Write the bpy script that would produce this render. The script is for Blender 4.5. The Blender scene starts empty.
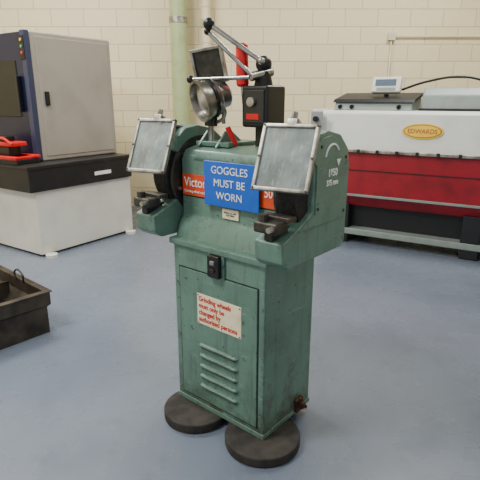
import bpy, bmesh, math
from mathutils import Vector, Matrix
R=math.radians
# ---------------- materials ----------------
def srgb(c):
    return tuple(((v/255)/12.92 if v/255<=0.04045 else ((v/255+0.055)/1.055)**2.4) for v in c)+(1,)
def mat(name,c,rough=.5,metal=0,c2=None,scale=8,lo=.45,hi=.7,bump=0,emit=0,alpha=1,detail=6,coat=0):
    m=bpy.data.materials.new(name); m.use_nodes=True
    nt=m.node_tree; b=nt.nodes['Principled BSDF']
    b.inputs['Roughness'].default_value=rough; b.inputs['Metallic'].default_value=metal
    b.inputs['Alpha'].default_value=alpha; b.inputs['Coat Weight'].default_value=coat
    tc=nt.nodes.new('ShaderNodeTexCoord'); n=nt.nodes.new('ShaderNodeTexNoise')
    n.inputs['Scale'].default_value=scale; n.inputs['Detail'].default_value=detail
    nt.links.new(tc.outputs['Object'],n.inputs['Vector'])
    r=nt.nodes.new('ShaderNodeValToRGB')
    r.color_ramp.elements[0].position=lo; r.color_ramp.elements[1].position=hi
    r.color_ramp.elements[0].color=srgb(c)
    r.color_ramp.elements[1].color=srgb(c2 if c2 else tuple(v*.93 for v in c))
    nt.links.new(n.outputs['Fac'],r.inputs['Fac']); nt.links.new(r.outputs['Color'],b.inputs['Base Color'])
    if bump:
        bp=nt.nodes.new('ShaderNodeBump'); bp.inputs['Strength'].default_value=bump; bp.inputs['Distance'].default_value=.01
        nt.links.new(n.outputs['Fac'],bp.inputs['Height']); nt.links.new(bp.outputs['Normal'],b.inputs['Normal'])
    return m
def overlay(m,scale3,lo,hi,strength,col,detail=8,rough=.7,zfade=None):
    nt=m.node_tree; b=nt.nodes['Principled BSDF']
    src=b.inputs['Base Color'].links[0].from_socket; tc=nt.nodes['Texture Coordinate']
    mp=nt.nodes.new('ShaderNodeMapping'); mp.inputs['Scale'].default_value=scale3
    nt.links.new(tc.outputs['Object'],mp.inputs['Vector'])
    n=nt.nodes.new('ShaderNodeTexNoise'); n.inputs['Scale'].default_value=1; n.inputs['Detail'].default_value=detail; n.inputs['Roughness'].default_value=rough
    nt.links.new(mp.outputs[0],n.inputs['Vector'])
    r=nt.nodes.new('ShaderNodeMapRange'); r.inputs['From Min'].default_value=lo; r.inputs['From Max'].default_value=hi; r.inputs['To Max'].default_value=strength
    fac=n.outputs['Fac']
    if zfade: # more dirt low down on the part
        s=nt.nodes.new('ShaderNodeSeparateXYZ'); nt.links.new(tc.outputs['Object'],s.inputs[0])
        z=nt.nodes.new('ShaderNodeMapRange'); z.inputs['From Min'].default_value=zfade[0]; z.inputs['From Max'].default_value=zfade[1]; z.inputs['To Min'].default_value=zfade[2]; z.inputs['To Max'].default_value=0
        nt.links.new(s.outputs[2],z.inputs['Value']); a=nt.nodes.new('ShaderNodeMath'); nt.links.new(fac,a.inputs[0]); nt.links.new(z.outputs[0],a.inputs[1]); fac=a.outputs[0]
    nt.links.new(fac,r.inputs['Value'])
    mx=nt.nodes.new('ShaderNodeMixRGB'); mx.inputs[2].default_value=srgb(col)
    nt.links.new(r.outputs[0],mx.inputs[0]); nt.links.new(src,mx.inputs[1]); nt.links.new(mx.outputs[0],b.inputs['Base Color'])
def edgewear(m,col,radius=.006,strength=.9):
    nt=m.node_tree; b=nt.nodes['Principled BSDF']; src=b.inputs['Base Color'].links[0].from_socket; tc=nt.nodes['Texture Coordinate']
    bv=nt.nodes.new('ShaderNodeBevel'); bv.samples=6; bv.inputs['Radius'].default_value=radius
    ge=nt.nodes.new('ShaderNodeNewGeometry'); dt=nt.nodes.new('ShaderNodeVectorMath'); dt.operation='DOT_PRODUCT'
    nt.links.new(bv.outputs[0],dt.inputs[0]); nt.links.new(ge.outputs['True Normal'],dt.inputs[1])
    n=nt.nodes.new('ShaderNodeTexNoise'); n.inputs['Scale'].default_value=22; n.inputs['Detail'].default_value=8; nt.links.new(tc.outputs['Object'],n.inputs['Vector'])
    a=nt.nodes.new('ShaderNodeMapRange'); a.inputs['From Min'].default_value=.99; a.inputs['From Max'].default_value=.9; nt.links.new(dt.outputs['Value'],a.inputs['Value'])
    c=nt.nodes.new('ShaderNodeMapRange'); c.inputs['From Min'].default_value=.44; c.inputs['From Max'].default_value=.54; c.inputs['To Max'].default_value=strength; nt.links.new(n.outputs['Fac'],c.inputs['Value'])
    k=nt.nodes.new('ShaderNodeMath'); k.operation='MULTIPLY'; nt.links.new(a.outputs[0],k.inputs[0]); nt.links.new(c.outputs[0],k.inputs[1])
    mx=nt.nodes.new('ShaderNodeMixRGB'); mx.inputs[2].default_value=srgb(col)
    nt.links.new(k.outputs[0],mx.inputs[0]); nt.links.new(src,mx.inputs[1]); nt.links.new(mx.outputs[0],b.inputs['Base Color'])
def green_mat(name,low=False):
    m=mat(name,(100,133,119),.38,0,(86,117,104),4,.4,.7)
    overlay(m,(26,26,2.6),.50,.72,.6,(70,78,68))      # vertical grime streaks
    overlay(m,(9,9,60),.60,.66,.4,(150,168,160))       # light scuffs
    overlay(m,(5,5,5),.54,.7,.45,(72,84,74))           # large stains
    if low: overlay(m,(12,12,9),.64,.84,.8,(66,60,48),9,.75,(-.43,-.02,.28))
    overlay(m,(34,34,34),.625,.65,.9,(46,46,40))       # chips
    edgewear(m,(44,40,34))
    return m
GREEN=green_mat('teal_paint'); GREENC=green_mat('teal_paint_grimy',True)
GREEND=mat('teal_shadow_gap',(22,34,30),.6)
BLACK=mat('black_plastic',(16,17,19),.35)
RUB=mat('rubber_base',(38,36,34),.85,0,(66,61,55),14,.4,.75,.3)
CAST=mat('cast_iron',(50,52,50),.5,.5,(88,82,72),20,.4,.75,.2)
DARKW=mat('grinding_wheel_stone',(46,42,40),.9,0,(28,26,24),60,.4,.6,.4)
STEEL=mat('bright_steel',(190,190,186),.26,1,(140,138,132),15)
ALU=mat('worn_aluminium',(184,182,174),.38,.8,(96,90,78),16,.38,.75,.1)
GLASS=mat('scratched_glass',(186,200,198),.12,.0,(116,124,120),9,.3,.75,0,0,.68)
overlay(GLASS,(60,20,14),.54,.7,.7,(230,232,230))
BLUE=mat('sign_blue',(4,96,205),.35)
WHITE=mat('white_print',(250,250,246),.5)
CREAM=mat('cream_label',(240,230,196),.45,0,(214,202,166),12,.5,.75)
REDT=mat('red_print',(205,36,26),.5)
ORANGE=mat('orange_badge',(226,74,30),.45,0,(196,64,34),12)
REDP=mat('red_handle',(208,16,24),.3)
RUST=mat('rusty_steel',(92,60,40),.8,.3,(44,36,32),30,.4,.7,.4)
# ---------------- helpers ----------------
def empty(name,loc,rz):
    e=bpy.data.objects.new(name,None); bpy.context.collection.objects.link(e)
    e.location=loc; e.rotation_euler=(0,0,rz); e.empty_display_size=.1; return e
def sub(name,par,loc,rot):
    e=bpy.data.objects.new(name,None); bpy.context.collection.objects.link(e); e.parent=par; e.location=loc; e.rotation_euler=rot; return e
def fin(name,bm,m,par,loc=(0,0,0),rot=(0,0,0),bev=0,smooth=False,seg=2):
    bmesh.ops.recalc_face_normals(bm,faces=bm.faces)
    me=bpy.data.meshes.new(name); bm.to_mesh(me); bm.free()
    o=bpy.data.objects.new(name,me); bpy.context.collection.objects.link(o)
    me.materials.append(m)
    if par: o.parent=par
    o.location=loc; o.rotation_euler=rot
    if smooth:
        for p in me.polygons: p.use_smooth=True
        es=o.modifiers.new('es','EDGE_SPLIT'); es.split_angle=R(35)
    if bev:
        b=o.modifiers.new('bev','BEVEL'); b.width=bev; b.segments=seg; b.limit_method='ANGLE'; b.angle_limit=R(30)
        for p in me.polygons: p.use_smooth=True
        w=o.modifiers.new('wn','WEIGHTED_NORMAL'); w.keep_sharp=True
    return o
def box(name,x0,x1,y0,y1,z0,z1,m,par,bev=.003,rot=(0,0,0),loc=None):
    bm=bmesh.new(); bmesh.ops.create_cube(bm,size=1)
    cx,cy,cz=(x0+x1)/2,(y0+y1)/2,(z0+z1)/2
    for v in bm.verts: v.co=Vector((v.co.x*(x1-x0),v.co.y*(y1-y0),v.co.z*(z1-z0)))
    return fin(name,bm,m,par,loc or (cx,cy,cz),rot,bev)
def prism(name,prof,x0,x1,m,par,bev=.004,smooth=False):
    bm=bmesh.new()
    a=[bm.verts.new((x0,y,z)) for y,z in prof]; b=[bm.verts.new((x1,y,z)) for y,z in prof]
    bm.faces.new(a); bm.faces.new(b[::-1]); n=len(prof)
    for i in range(n): bm.faces.new((a[i],a[(i+1)%n],b[(i+1)%n],b[i]))
    return fin(name,bm,m,par,bev=bev,smooth=smooth)
def cyl(name,p0,p1,r,m,par,r2=None,seg=32,bev=0):
    p0=Vector(p0);p1=Vector(p1); d=p1-p0
    bm=bmesh.new(); bmesh.ops.create_cone(bm,cap_ends=True,segments=seg,radius1=r,radius2=r if r2 is None else r2,depth=d.length)
    q=Vector((0,0,1)).rotation_difference(d.normalized())
    return fin(name,bm,m,par,(p0+p1)/2,q.to_euler(),bev=bev,smooth=not bev)
def ball(name,p,r,m,par,sc=(1,1,1)):
    bm=bmesh.new(); bmesh.ops.create_uvsphere(bm,u_segments=24,v_segments=14,radius=r)
    for v in bm.verts: v.co=Vector((v.co.x*sc[0],v.co.y*sc[1],v.co.z*sc[2]))
    return fin(name,bm,m,par,p,smooth=True)
def revolve(name,prof,p,dirv,m,par,seg=40):
    bm=bmesh.new(); rings=[]
    for r,h in prof:
        rings.append([bm.verts.new((r*math.cos(2*math.pi*i/seg),r*math.sin(2*math.pi*i/seg),h)) for i in range(seg)])
    for a,b in zip(rings,rings[1:]):
        for i in range(seg): bm.faces.new((a[i],a[(i+1)%seg],b[(i+1)%seg],b[i]))
    q=Vector((0,0,1)).rotation_difference(Vector(dirv).normalized())
    return fin(name,bm,m,par,p,q.to_euler(),smooth=True)
def pipe(name,pts,r,m,par,cyclic=False,smooth=True):
    c=bpy.data.curves.new(name,'CURVE'); c.dimensions='3D'; c.bevel_depth=r; c.bevel_resolution=4; c.use_fill_caps=True
    s=c.splines.new('BEZIER' if smooth else 'POLY')
    if smooth:
        s.bezier_points.add(len(pts)-1)
        for bp,p in zip(s.bezier_points,pts): bp.co=p; bp.handle_left_type=bp.handle_right_type='AUTO'
    else:
        s.points.add(len(pts)-1)
        for bp,p in zip(s.points,pts): bp.co=(*p,1)
    s.use_cyclic_u=cyclic
    c.materials.append(m); o=bpy.data.objects.new(name,c); bpy.context.collection.objects.link(o)
    if par:o.parent=par
    return o
def text(name,body,loc,rot,size,m,par,sx=1,align='CENTER',sp=1,off=0):
    c=bpy.data.curves.new(name,'FONT'); c.body=body; c.size=size; c.align_x=align; c.align_y='CENTER'; c.extrude=.0006; c.space_line=sp; c.offset=off
    c.materials.append(m); o=bpy.data.objects.new(name,c); bpy.context.collection.objects.link(o)
    o.parent=par; o.location=loc; o.rotation_euler=rot; o.scale=(sx,1,1); return o
F=(R(90),0,0); S=(R(90),0,R(90))

# ---------------- room ----------------
def wall_mat():
    m=bpy.data.materials.new('painted_blockwork'); m.use_nodes=True; nt=m.node_tree; b=nt.nodes['Principled BSDF']
    tc=nt.nodes.new('ShaderNodeTexCoord'); sx=nt.nodes.new('ShaderNodeSeparateXYZ'); cb=nt.nodes.new('ShaderNodeCombineXYZ'); ad=nt.nodes.new('ShaderNodeMath')
    nt.links.new(tc.outputs['Object'],sx.inputs[0]); nt.links.new(sx.outputs[0],ad.inputs[0]); nt.links.new(sx.outputs[1],ad.inputs[1])
    nt.links.new(ad.outputs[0],cb.inputs[0]); nt.links.new(sx.outputs[2],cb.inputs[1])
    br=nt.nodes.new('ShaderNodeTexBrick'); br.inputs['Scale'].default_value=1
    br.inputs['Brick Width'].default_value=.45; br.inputs['Row Height'].default_value=.225; br.inputs['Mortar Size'].default_value=.007; br.inputs['Mortar Smooth'].default_value=.7
    br.inputs['Color1'].default_value=srgb((240,226,186)); br.inputs['Color2'].default_value=srgb((232,217,178)); br.inputs['Mortar'].default_value=srgb((206,190,150))
    nt.links.new(cb.outputs[0],br.inputs['Vector']); nt.links.new(br.outputs['Color'],b.inputs['Base Color'])
    n=nt.nodes.new('ShaderNodeTexNoise'); n.inputs['Scale'].default_value=30; n.inputs['Detail'].default_value=6; nt.links.new(tc.outputs['Object'],n.inputs['Vector'])
    mu=nt.nodes.new('ShaderNodeMath'); mu.operation='MULTIPLY_ADD'; mu.inputs[1].default_value=-1.2
    nt.links.new(br.outputs['Fac'],mu.inputs[0]); nt.links.new(n.outputs['Fac'],mu.inputs[2])
    bp=nt.nodes.new('ShaderNodeBump'); bp.inputs['Strength'].default_value=.5; bp.inputs['Distance'].default_value=.01
    nt.links.new(mu.outputs[0],bp.inputs['Height']); nt.links.new(bp.outputs['Normal'],b.inputs['Normal'])
    b.inputs['Roughness'].default_value=.6; return m
WALL=wall_mat()
def floor_mat():
    m=mat('blue_grey_floor_paint',(112,122,136),.3,0,(99,109,124),1.1,.35,.7)
    overlay(m,(7,7,7),.54,.78,.6,(84,90,98),12,.75)
    overlay(m,(40,6,20),.66,.72,.55,(70,74,80),6)
    overlay(m,(5,34,20),.67,.72,.5,(156,162,170),6)
    overlay(m,(60,60,60),.70,.72,.8,(60,60,62),3)
    nt=m.node_tree; b=nt.nodes['Principled BSDF']; tc=nt.nodes['Texture Coordinate']
    n2=nt.nodes.new('ShaderNodeTexNoise'); n2.inputs['Scale'].default_value=4; n2.inputs['Detail'].default_value=6; nt.links.new(tc.outputs['Object'],n2.inputs['Vector'])
    mr=nt.nodes.new('ShaderNodeMapRange'); mr.inputs['To Min'].default_value=.12; mr.inputs['To Max'].default_value=.42
    nt.links.new(n2.outputs['Fac'],mr.inputs['Value']); nt.links.new(mr.outputs[0],b.inputs['Roughness'])
    return m
FLOOR=floor_mat()
box('floor',-5.6,5.6,-3,7.4,-.1,0,FLOOR,None,0)
box('wall_back',-5.6,5.6,7.2,7.4,0,4.6,WALL,None,0)
box('wall_left',-5.7,-5.5,-3,7.2,0,4.6,WALL,None,0)
box('wall_right',5.5,5.7,-3,7.2,0,4.6,WALL,None,0)
box('ceiling',-5.7,5.7,-3,7.4,4.6,4.7,mat('ceiling_white',(225,225,222),.8),None,0)
COL=mat('column_paint',(176,188,136),.45,0,(160,172,122),6)
colm=empty('wall_column',(-.83,7.02,0),0)
cyl('shaft',(0,0,0),(0,0,4.6),.115,COL,colm)
cyl('band',(0,0,2.55),(0,0,2.62),.125,ALU,colm)
dp=empty('drain_pipe',(-.46,7.08,0),0)
cyl('pipe_run',(0,0,0),(0,0,4.6),.06,WALL,dp); cyl('collar',(0,0,2.5),(0,0,2.6),.075,COL,dp)
PV=mat('conduit_paint',(222,214,190),.5)
cd=empty('wall_conduit',(2.1,7.17,0),0)
pipe('conduit_run',[(0,0,1.2),(0,0,2.40),(3.3,0,2.40)],.014,PV,cd,smooth=False)
box('junction_box',-.05,.05,-.03,.03,2.35,2.45,PV,cd)

# ---------------- pedestal grinder ----------------
g=empty('pedestal_grinder',(-.1085,2.05,0),R(-40))
for i,(x,y,r) in enumerate([(.246,.04,.178),(-.143,-.006,.168),(-.12,.27,.1),(.16,.28,.09)]):
    cyl('base_disc_%d'%(i+1),(x,y,0),(x,y,.05),r,RUB,g,bev=.008,seg=64)
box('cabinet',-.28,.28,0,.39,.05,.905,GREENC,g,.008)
box('cabinet_foot_flange',-.284,.284,-.004,.394,.05,.075,GREEN,g,.003)
box('cabinet_top_plate',-.295,.295,-.015,.40,.895,.925,GREEN,g,.005)
box('door_gap',-.244,.248,-.0015,.01,.094,.791,GREEND,g,0)
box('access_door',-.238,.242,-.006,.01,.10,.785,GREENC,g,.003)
for i in range(5):
    z=.185+.056*i
    bm=bmesh.new(); bmesh.ops.create_uvsphere(bm,u_segments=24,v_segments=12,radius=1)
    for v in bm.verts:
        s=1 if v.co.x>0 else -1
        v.co=Vector((v.co.x*.03+s*.095,v.co.y*.017,v.co.z*.014+(.0 if v.co.z>0 else .006)))
    fin('louvre_%d'%(i+1),bm,GREEN,g,(.012,-.006,z),smooth=True)
    box('louvre_slot_%d'%(i+1),-.10,.124,-.0075,0,z-.015,z-.003,GREEND,g,0)
box('notice_plate',-.118,.155,-.0085,-.004,.525,.68,CREAM,g,.001)
text('notice_text','Grinding wheels\nmust only be\nchanged by\nauthorised persons',(-.108,-.0095,.603),F,.0345,REDT,g,.9,'LEFT',1.0,.0006)
for x in(-.11,.147):
    for z in(.533,.672): cyl('notice_rivet',(x,-.011,z),(x,-.006,z),.004,STEEL,g,seg=12)
box('switch_bezel',-.04,.058,-.012,.0,.782,.905,GREEN,g,.004)
box('switch_box',-.026,.044,-.034,-.008,.79,.895,BLACK,g,.006)
box('switch_start_button',-.004,.022,-.041,-.03,.852,.872,mat('start_grey',(120,122,122),.5),g,.003)
box('switch_stop_button',-.004,.022,-.041,-.03,.818,.834,mat('stop_dark',(44,26,26),.4),g,.003)
for x in(-.262,.265):
    for z in(.12,.42,.7): cyl('cabinet_screw',(x,-.004,z),(x,.004,z),.006,ALU,g,seg=12)
box('side_cleat',.28,.3,.25,.31,.06,.13,RUST,g,.003)
cyl('cleat_bolt',(.28,.28,.1),(.335,.28,.1),.009,RUST,g)
cyl('cleat_nut',(.305,.28,.1),(.322,.28,.1),.018,RUST,g,seg=6)
cyl('cleat_pin',(.295,.27,.075),(.32,.25,.16),.006,RUST,g)
# head
prism('motor_housing',[(.02,.92),(.045,.985),(.075,1.03),(.075,1.29),(.10,1.335),(.20,1.355),(.34,1.35),(.385,1.30),(.385,.92)],-.285,.285,GREEN,g,.008)
box('housing_seam',-.286,.286,.0735,.2,1.118,1.122,GREEND,g,0)
box('housing_lid_left',-.26,-.05,.15,.36,1.35,1.372,GREEN,g,.004)
prism('lid_rib',[(.13,1.35),(.20,1.42),(.24,1.42),(.34,1.35)],-.235,-.222,GREEN,g,.002)
prism('lid_rib_2',[(.13,1.35),(.20,1.42),(.24,1.42),(.34,1.35)],-.12,-.108,GREEN,g,.002)
box('maker_badge',-.275,.28,.070,.078,1.125,1.225,ORANGE,g,.001)
text('badge_text','Victor',(-.262,.0685,1.187),F,.062,WHITE,g,.9,'LEFT')
text('badge_text_small','Grinding wheel machine',(-.262,.0685,1.145),F,.018,WHITE,g,.9,'LEFT')
text('badge_number','500',(.215,.0685,1.187),F,.055,WHITE,g,.8,'LEFT')
box('blue_sign',-.115,.20,.052,.058,1.10,1.30,BLUE,g,.004)
for x in(-.1,.155): box('sign_standoff',x-.01,x+.01,.056,.078,1.15,1.28,BLACK,g,0)
text('sign_text','GOGGLES\nMUST BE\nWORN',(.0355,.0505,1.205),F,.047,WHITE,g,1.0,'CENTER',1.2)
box('small_plate',-.02,.075,.068,.078,1.045,1.09,CREAM,g,.001)
text('small_plate_text','SERIAL No 4471\n415V 50Hz',(.028,.066,1.068),F,.011,BLACK,g)
for s in(-1,1):
    L='left' if s<0 else 'right'
    a,b=(.295,.43) if s>0 else (-.43,-.295)
    low=[(-.055,.932),(-.095,.962),(-.10,1.04),(.03,1.09),(.10,1.13),(.10,1.30),(.045,1.33),(.06,1.385),(.12,1.43),(.20,1.445),(.30,1.425),(.37,1.365),(.39,1.29),(.385,.96),(.36,.932)]
    prism('wheel_guard_'+L,low,a,b,GREEN,g,.007)
    prism('guard_cover_'+L,[(.0,1.07),(.115,1.12),(.115,1.31),(.07,1.345),(.09,1.38),(.14,1.415),(.21,1.425),(.29,1.405),(.35,1.355),(.37,1.28),(.365,1.07)],*((b-.002,b+.006) if s>0 else (a-.006,a+.002)),GREEN,g,.003)
    for (yy,zz) in((.14,1.385),(.34,1.33),(.345,1.10),(.13,1.14)):
        xx=(b+.005) if s>0 else (a-.005); cyl('cover_screw',(xx,yy,zz),(xx+s*.004,yy,zz),.007,CAST,g,seg=12)
    c=(a+b)/2
    revolve('grinding_wheel_'+L,[(.0,-.045),(.17,-.045),(.178,-.038),(.178,.038),(.17,.045),(0,.045)],(c,.175,1.215),(1,0,0),DARKW,g,64)
    revolve('inner_shroud_'+L,[(.0,-.07),(.195,-.07),(.2,-.064),(.2,-.055),(0,-.055)] if s>0 else [(0,.055),(.2,.055),(.2,.064),(.195,.07),(0,.07)],(c,.22,1.2),(1,0,0),CAST,g,64)
    for k in range(6):
        an=k*math.pi/3+.3; yy,zz=.22+.165*math.cos(an),1.2+.165*math.sin(an); xx=c-s*.07
        cyl('shroud_bolt',(xx,yy,zz),(xx-s*.01,yy,zz),.009,ALU,g,seg=6)
    box('tray_floor_'+L,a+.008,b-.008,-.09,.02,1.03,1.06,CAST,g,.004,rot=(R(22),0,0))
    box('tool_rest_arm_'+L,c-.02,c+.02,-.10,.06,1.045,1.085,CAST,g,.006)
    box('tool_rest_block_'+L,c-.062,c+.05,-.115,-.035,1.075,1.12,CAST,g,.010)
    box('tool_rest_table_'+L,c-.066,c+.066,-.06,-.006,1.115,1.135,CAST,g,.003)
    cyl('tool_rest_knob_'+L,(c-.03,-.09,1.115),(c-.03,-.09,1.145),.02,CAST,g,seg=8)
    cyl('tool_rest_bolt_'+L,(c+.03,-.11,1.1),(c+.03,-.14,1.1),.012,ALU,g,seg=6)
    ve=sub('visor_'+L,g,(c-.002 if s<0 else c+.026,-.035,1.355),(R(-25),0,R(12)))
    w,h=(.108,.130) if s<0 else (.112,.130)
    box('glass',-w+.006,w-.006,-.002,.002,-h+.006,h-.006,GLASS,ve,0)
    for n,q in {'frame_left':(-w,-w+.015,-h,h),'frame_right':(w-.015,w,-h,h),'frame_top':(-w,w,h-.015,h),'frame_bottom':(-w,w,-h,-h+.015)}.items():
        box(n,q[0],q[1],-.010,.010,q[2],q[3],ALU,ve,.003)
    for fx in(-w+.0075,w-.0075):
        for fz in(-h+.0075,h-.0075,0): cyl('frame_screw',(fx,-.013,fz),(fx,-.008,fz),.004,CAST,ve,seg=10)
    box('top_clamp',-.02,.025,-.01,.03,h-.01,h+.022,ALU,ve,.004)
    cyl('clamp_bolt',(.0,.01,h+.02),(.0,.01,h+.05),.012,ALU,ve,seg=6)
    box('mount_strap_'+L,c-.02,c+.02,.01,.15,1.44,1.452,ALU,g,.003,rot=(R(-8),0,0))
    cyl('visor_pivot_'+L,(c-.05,.03,1.455),(c+.05,.03,1.455),.009,STEEL,g)
pts=[(.4385,.225+.055*math.cos(t),1.335+.055*math.sin(t)) for t in [R(170-i*17) for i in range(9)]]
pipe('direction_arrow',pts,.004,WHITE,g)
bm=bmesh.new(); bm.faces.new([bm.verts.new(v) for v in((0,-.018,0),(0,.018,0),(0,0,-.03))]); fin('arrow_head',bm,WHITE,g,(.4385,.277,1.328))
text('speed_text','1850',(.4375,.235,1.275),S,.042,WHITE,g,.9,off=.001)
text('speed_text_2','375 mm',(.4375,.235,1.235),S,.032,WHITE,g,.9,off=.001)
# lamp
lp=Vector((-.205,.15,1.555))
cyl('lamp_post',(-.205,.2,1.36),(-.205,.2,1.5),.014,ALU,g)
box('lamp_bracket',-.235,-.175,.185,.215,1.44,1.50,CAST,g,.004)
ldv=Vector((-.36,-.95,-.28))
CHR=mat('lamp_chrome',(176,174,166),.3,.95,(100,96,88),12,.4,.7)
revolve('lamp_housing',[(.001,-.13),(.05,-.128),(.06,-.118),(.062,-.075),(.078,-.068),(.084,-.06),(.086,.0),(.094,.004),(.094,.022),(.084,.022),(.074,-.02),(.03,-.045),(.001,-.05)],lp,ldv,CHR,g)
revolve('lamp_lens',[(.001,.012),(.03,.009),(.06,.0),(.08,-.01)],lp,ldv,mat('lamp_lens_grey',(186,180,166),.25,.2,(84,78,68),14,.4,.7),g)
revolve('lamp_ring',[(.087,-.045),(.092,-.042),(.092,-.030),(.087,-.027)],lp,ldv,BLACK,g)
pipe('lamp_yoke',[(-.295,.17,1.56),(-.30,.2,1.50),(-.205,.21,1.455),(-.115,.2,1.50),(-.115,.15,1.56)],.008,ALU,g)
mp=sub('tilting_reflector',g,(-.21,.2,1.71),(R(12),R(-6),R(12)))
box('plate',-.08,.08,-.004,.004,-.075,.075,CAST,mp,.003)
for n,q in {'edge_l':(-.085,-.071,-.08,.08),'edge_r':(.071,.085,-.08,.08),'edge_t':(-.085,.085,.066,.08),'edge_b':(-.085,.085,-.08,-.066)}.items():
    box(n,q[0],q[1],-.012,.008,q[2],q[3],ALU,mp,.002)
cyl('reflector_stay',(-.16,.24,1.45),(-.16,.235,1.66),.009,ALU,g)
# control head
box('control_post',.005,.065,.27,.33,1.34,1.45,CAST,g,.004)
box('control_box',-.035,.11,.22,.36,1.44,1.62,BLACK,g,.012)
box('control_faceplate',-.02,.095,.214,.222,1.46,1.60,mat('dark_face',(34,36,40),.3),g,.004)
cyl('control_neck',(.035,.29,1.61),(.035,.29,1.68),.045,BLACK,g,r2=.03)
ball('control_knob',(.035,.29,1.71),.036,BLACK,g)
cyl('control_dial',(.03,.217,1.55),(.03,.20,1.55),.02,ALU,g)
box('control_warning',.0,.07,.211,.216,1.475,1.50,REDP,g,.001)
cyl('lever_hub',(.015,.22,1.655),(.06,.32,1.68),.02,STEEL,g,bev=.004)
for i,(st,e,rr,br) in enumerate([((.045,.26,1.72),(-.18,.17,1.88),.011,.026),((.01,.25,1.655),(-.19,.17,1.85),.010,.016),((.02,.25,1.655),(-.285,.15,1.65),.0095,.018)]):
    cyl('lever_rod_%d'%(i+1),st,e,rr,STEEL,g)
    ball('lever_ball_%d'%(i+1),e,br,BLACK,g)
    ball('lever_root_%d'%(i+1),st,rr*1.5,STEEL,g)
cyl('red_grip',(-.052,.25,1.615),(-.058,.25,1.80),.029,REDP,g,r2=.027,bev=.014)
cyl('red_grip_stem',(-.04,.25,1.53),(-.052,.25,1.62),.01,STEEL,g)
cyl('red_lever',(-.05,.2,1.36),(-.075,.17,1.44),.012,REDP,g)

# ---------------- environmental test chamber on bench ----------------
BEIGE=mat('chamber_beige',(164,157,145),.45,0,(154,147,136),3)
NAVY=mat('chamber_navy',(14,20,50),.35)
TOPB=mat('bench_black',(24,22,24),.45,0,(36,33,32),8)
BASEW=mat('cabinet_offwhite',(222,221,211),.5,0,(212,210,200),4)
b=empty('work_bench_cabinet',(-2.05,4.67,0),R(-34))
box('base_cabinet',-1.7,0,.03,1.30,.02,.68,BASEW,b,.01)
box('door_seam',-.86,-.852,.025,.04,.08,.64,BLACK,b,0)
box('plinth',-1.66,-.04,.07,1.22,0,.04,BLACK,b,0)
box('bench_top',-1.75,.04,-.04,1.3,.68,.93,TOPB,b,.012)
box('bench_lip',-1.76,.05,-.05,1.31,.90,.94,TOPB,b,.006)
box('label_strip',.04,.044,.75,.98,.76,.80,WHITE,b,0)
for y in(.1,1.2): cyl('levelling_foot',(.06,y,0),(.06,y,.03),.06,BASEW,b)
ch=empty('environmental_test_chamber',(-2.297,5.20,.94),R(-34))
box('chamber_body',-.75,.29,.0,1.02,0,1.27,BEIGE,ch,.02)
box('front_door',-.74,.28,-.05,.005,.02,1.26,NAVY,ch,.015)
box('door_edge_strip',.22,.295,-.056,.002,.0,1.27,mat('strip_dark',(48,54,82),.4),ch,.006)
box('side_panel',.288,.298,.06,.97,.05,1.22,BEIGE,ch,.004)
box('side_latch',.296,.33,.1,.14,.56,.70,BLACK,ch,.006)
box('control_panel',.205,.285,-.064,-.05,1.0,1.22,BLACK,ch,.004)
for i,c in enumerate([(210,60,50),(70,170,90),(230,200,60)]):
    cyl('indicator_%d'%i,(.245,-.07,1.06+.06*i),(.245,-.06,1.06+.06*i),.014,mat('ind%d'%i,c,.3),ch,seg=16)
box('door_window',-.6,.1,-.058,-.045,.45,1.0,BLACK,ch,.02)
box('door_handle',.13,.16,-.10,-.05,.5,.85,BLACK,ch,.008)
box('floor_frame',-.75,.3,-.06,0,-.0,.03,BLACK,ch,.003)
rt=empty('red_tool_tray',(-2.42,4.98,.94),R(-28))
box('tray_base',-.34,.34,-.12,.14,0,.05,BLACK,rt,.006)
box('tray_red_rail_front',-.36,.36,-.15,-.10,.05,.085,REDP,rt,.008)
box('tray_red_rail_back',-.36,.36,.10,.15,.05,.085,REDP,rt,.008)
for x in(-.3,0,.3): box('tray_cross_rail',x-.03,x+.03,-.15,.15,.05,.075,REDP,rt,.005)
box('clamp_body',-.16,.16,-.06,.08,.07,.17,BLACK,rt,.01)
pipe('clamp_lever',[(-.1,0,.2),(.05,-.05,.25),(.3,-.12,.20)],.014,REDP,rt)
box('upper_tray',-.34,.24,-.08,.1,.17,.215,REDP,rt,.01)
box('upper_tray_block',-.3,.1,-.05,.07,.215,.27,BLACK,rt,.01)

# ---------------- swarf trough ----------------
TR=mat('oily_steel',(88,80,70),.45,.5,(50,45,40),9,.35,.7,.1)
TRD=mat('oily_steel_inside',(40,37,34),.4,.4,(70,64,56),9,.4,.7,.1)
t=empty('steel_swarf_trough',(-1.30,3.05,0),R(139))
def trough():
    bm=bmesh.new(); W,D,H=1.1,.85,.31
    def ring(i,z): return [bm.verts.new(p) for p in((i,i,z),(W-i,i,z),(W-i,D-i,z),(i,D-i,z))]
    rs=[ring(.02,.0),ring(.02,.19),ring(.0,.21),ring(.0,.3),ring(-.012,.3),ring(-.012,.31),ring(.035,.31),ring(.035,.22),ring(.10,.13)]
    bm.faces.new(rs[0])
    for a,c in zip(rs,rs[1:]):
        for i in range(4): bm.faces.new((a[i],a[(i+1)%4],c[(i+1)%4],c[i]))
    bm.faces.new(rs[-1]); return bm
fin('trough_shell',trough(),TR,t,bev=.003)
box('trough_liner',.11,.99,.11,.74,.131,.137,TRD,t,0)
pipe('trough_handle',[(.3,.04,.30),(.3,.04,.36),(.42,.04,.36),(.42,.04,.30)],.007,TRD,t)
box('divider',.5,.51,.06,.79,.14,.27,TR,t,0)

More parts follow.
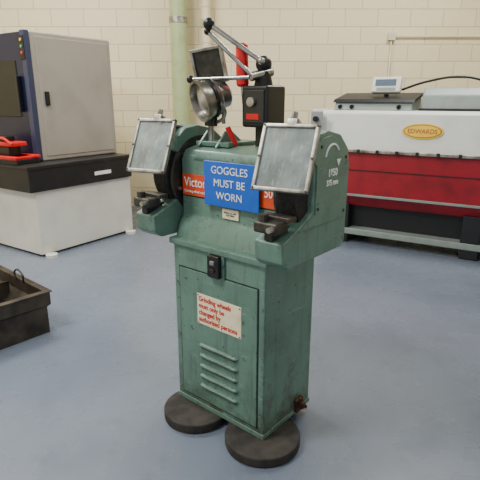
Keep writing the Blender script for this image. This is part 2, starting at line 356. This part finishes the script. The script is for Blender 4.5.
# ---------------- sheet metal folding machine ----------------
MW=mat('machine_white',(214,217,212),.4,0,(202,205,200),4)
MR=mat('machine_red',(146,12,34),.4,0,(118,10,28),5)
MG=mat('machine_grey_green',(134,146,140),.4)
DK=mat('machine_dark',(24,26,30),.5)
YEL=mat('badge_yellow',(238,192,30),.4)
m=empty('sheet_metal_folding_machine',(1.09,5.295,0),R(-30.9))
prism('upper_beam',[(.0,1.04),(.01,1.1),(.07,1.42),(.12,1.45),(.95,1.45),(1.0,1.4),(1.0,1.04)],-.28,3.0,MW,m,.012)
prism('front_apron',[(-.03,.55),(-.005,1.035),(.3,1.035),(.3,.43),(.06,.43)],-.26,3.0,MR,m,.01)
box('apron_rail',-.27,3.0,-.04,.02,1.02,1.05,ALU,m,.004)
for i in range(16): box('rail_clip_%d'%i,-.2+.2*i,-.17+.2*i,-.05,-.03,1.015,1.055,DK,m,.002)
box('apron_crease',-.26,3.0,-.026,.0,.83,.836,DK,m,0)
box('apron_hem',-.27,3.0,-.045,.02,.55,.575,MG,m,.003)
box('dark_recess',-.2,2.95,.16,1.0,.12,1.04,DK,m,0)
box('base_beam',-.1,2.95,.02,.22,.10,.17,MG,m,.01)
for x in(-.05,1.3,2.7): box('leg_%d'%int(x*10),x,x+.18,.03,.95,0,.45,DK,m,.01)
box('end_cheek',-.33,-.26,-.04,.95,.3,1.46,MW,m,.015)
box('cheek_cover',-.335,-.2,-.055,-.03,1.15,1.44,mat('cheek_grey',(150,156,158),.4),m,.01)
cyl('cheek_knob',(-.27,-.055,1.36),(-.27,-.09,1.36),.03,BLACK,m,bev=.004)
cyl('cheek_knob_2',(-.27,-.055,1.24),(-.27,-.08,1.24),.02,BLACK,m,bev=.003)
prism('rear_hood',[(.22,1.45),(.26,1.60),(.34,1.68),(.85,1.68),(.9,1.45)],.75,3.0,MG,m,.02)
box('hood_trim',.74,3.0,.20,.23,1.45,1.475,DK,m,.003)
prism('console_box',[(.14,1.45),(.2,1.55),(.6,1.62),(.62,1.45)],-.15,.68,MG,m,.01)
prism('console_top',[(.16,1.53),(.2,1.565),(.6,1.635),(.6,1.60)],-.17,.7,DK,m,.006)
for x in(-.08,.05,.55): cyl('console_button',(x,.165,1.49),(x,.13,1.485),.02,BLACK,m,seg=16)
box('display_stand',.33,.37,.38,.42,1.6,1.66,DK,m,0)
de=sub('display_unit',m,(.36,.36,1.70),(R(-18),0,0))
box('display_case',-.16,.15,-.04,.04,-.08,.09,BASEW,de,.015)
box('display_screen',-.12,.1,-.045,-.035,-.01,.06,mat('lcd_grey_blue',(90,106,124),.2),de,.003)
box('display_keys',-.1,.1,-.045,-.035,-.06,-.03,MG,de,.002)
pipe('cable',[(.5,.4,1.66),(.75,.42,1.74),(1.1,.4,1.78),(1.45,.4,1.70),(1.7,.4,1.69)],.012,BLACK,m)
def oval(name,rx,ry,y,mt):
    bm=bmesh.new(); bmesh.ops.create_cone(bm,cap_ends=True,segments=48,radius1=1,radius2=1,depth=1)
    for v in bm.verts: v.co=Vector((v.co.x*rx,v.co.y*ry,v.co.z*.01))
    fin(name,bm,mt,m,(.83,y,1.255),(R(90-10.6),0,0))
oval('oval_badge',.2,.078,.033,YEL)
oval('oval_badge_ring',.182,.066,.031,mat('badge_dark',(120,90,30),.4))
oval('oval_badge_inner',.172,.058,.029,YEL)
text('badge_word','EDWARDS',(.83,.022,1.255),(R(90-10.6),0,0),.06,mat('badge_letter',(170,84,30),.4),m,off=.001)

# ---------------- lights ----------------
FX=mat('light_fitting',(240,240,240),.5)
for i,(x,y,e) in enumerate([(-2.5,4.4,230),(2.2,4.9,150),(-2.6,1.2,210),(1.9,1.2,30)]):
    le=empty('ceiling_light' if i==0 else 'ceiling_light.%03d'%i,(x,y,4.45),0)
    box('fitting',-.9,.9,-.35,.35,.02,.12,FX,le,.01)
    ld_=bpy.data.lights.new('tube_light','AREA'); ld_.shape='RECTANGLE'; ld_.size=1.8; ld_.size_y=.7; ld_.energy=e; ld_.color=(1,.975,.94)
    lo=bpy.data.objects.new('tube_light',ld_); bpy.context.collection.objects.link(lo); lo.parent=le
w=bpy.data.worlds.new('world'); bpy.context.scene.world=w; w.use_nodes=True
w.node_tree.nodes['Background'].inputs[0].default_value=(.9,.94,1,1); w.node_tree.nodes['Background'].inputs[1].default_value=.75
# ---------------- camera ----------------
cam=bpy.data.cameras.new('camera'); cam.sensor_width=36; cam.lens=36
co=bpy.data.objects.new('camera',cam); bpy.context.collection.objects.link(co)
co.location=(0,0,1.56); co.rotation_euler=(R(90-16.3),0,0); bpy.context.scene.camera=co
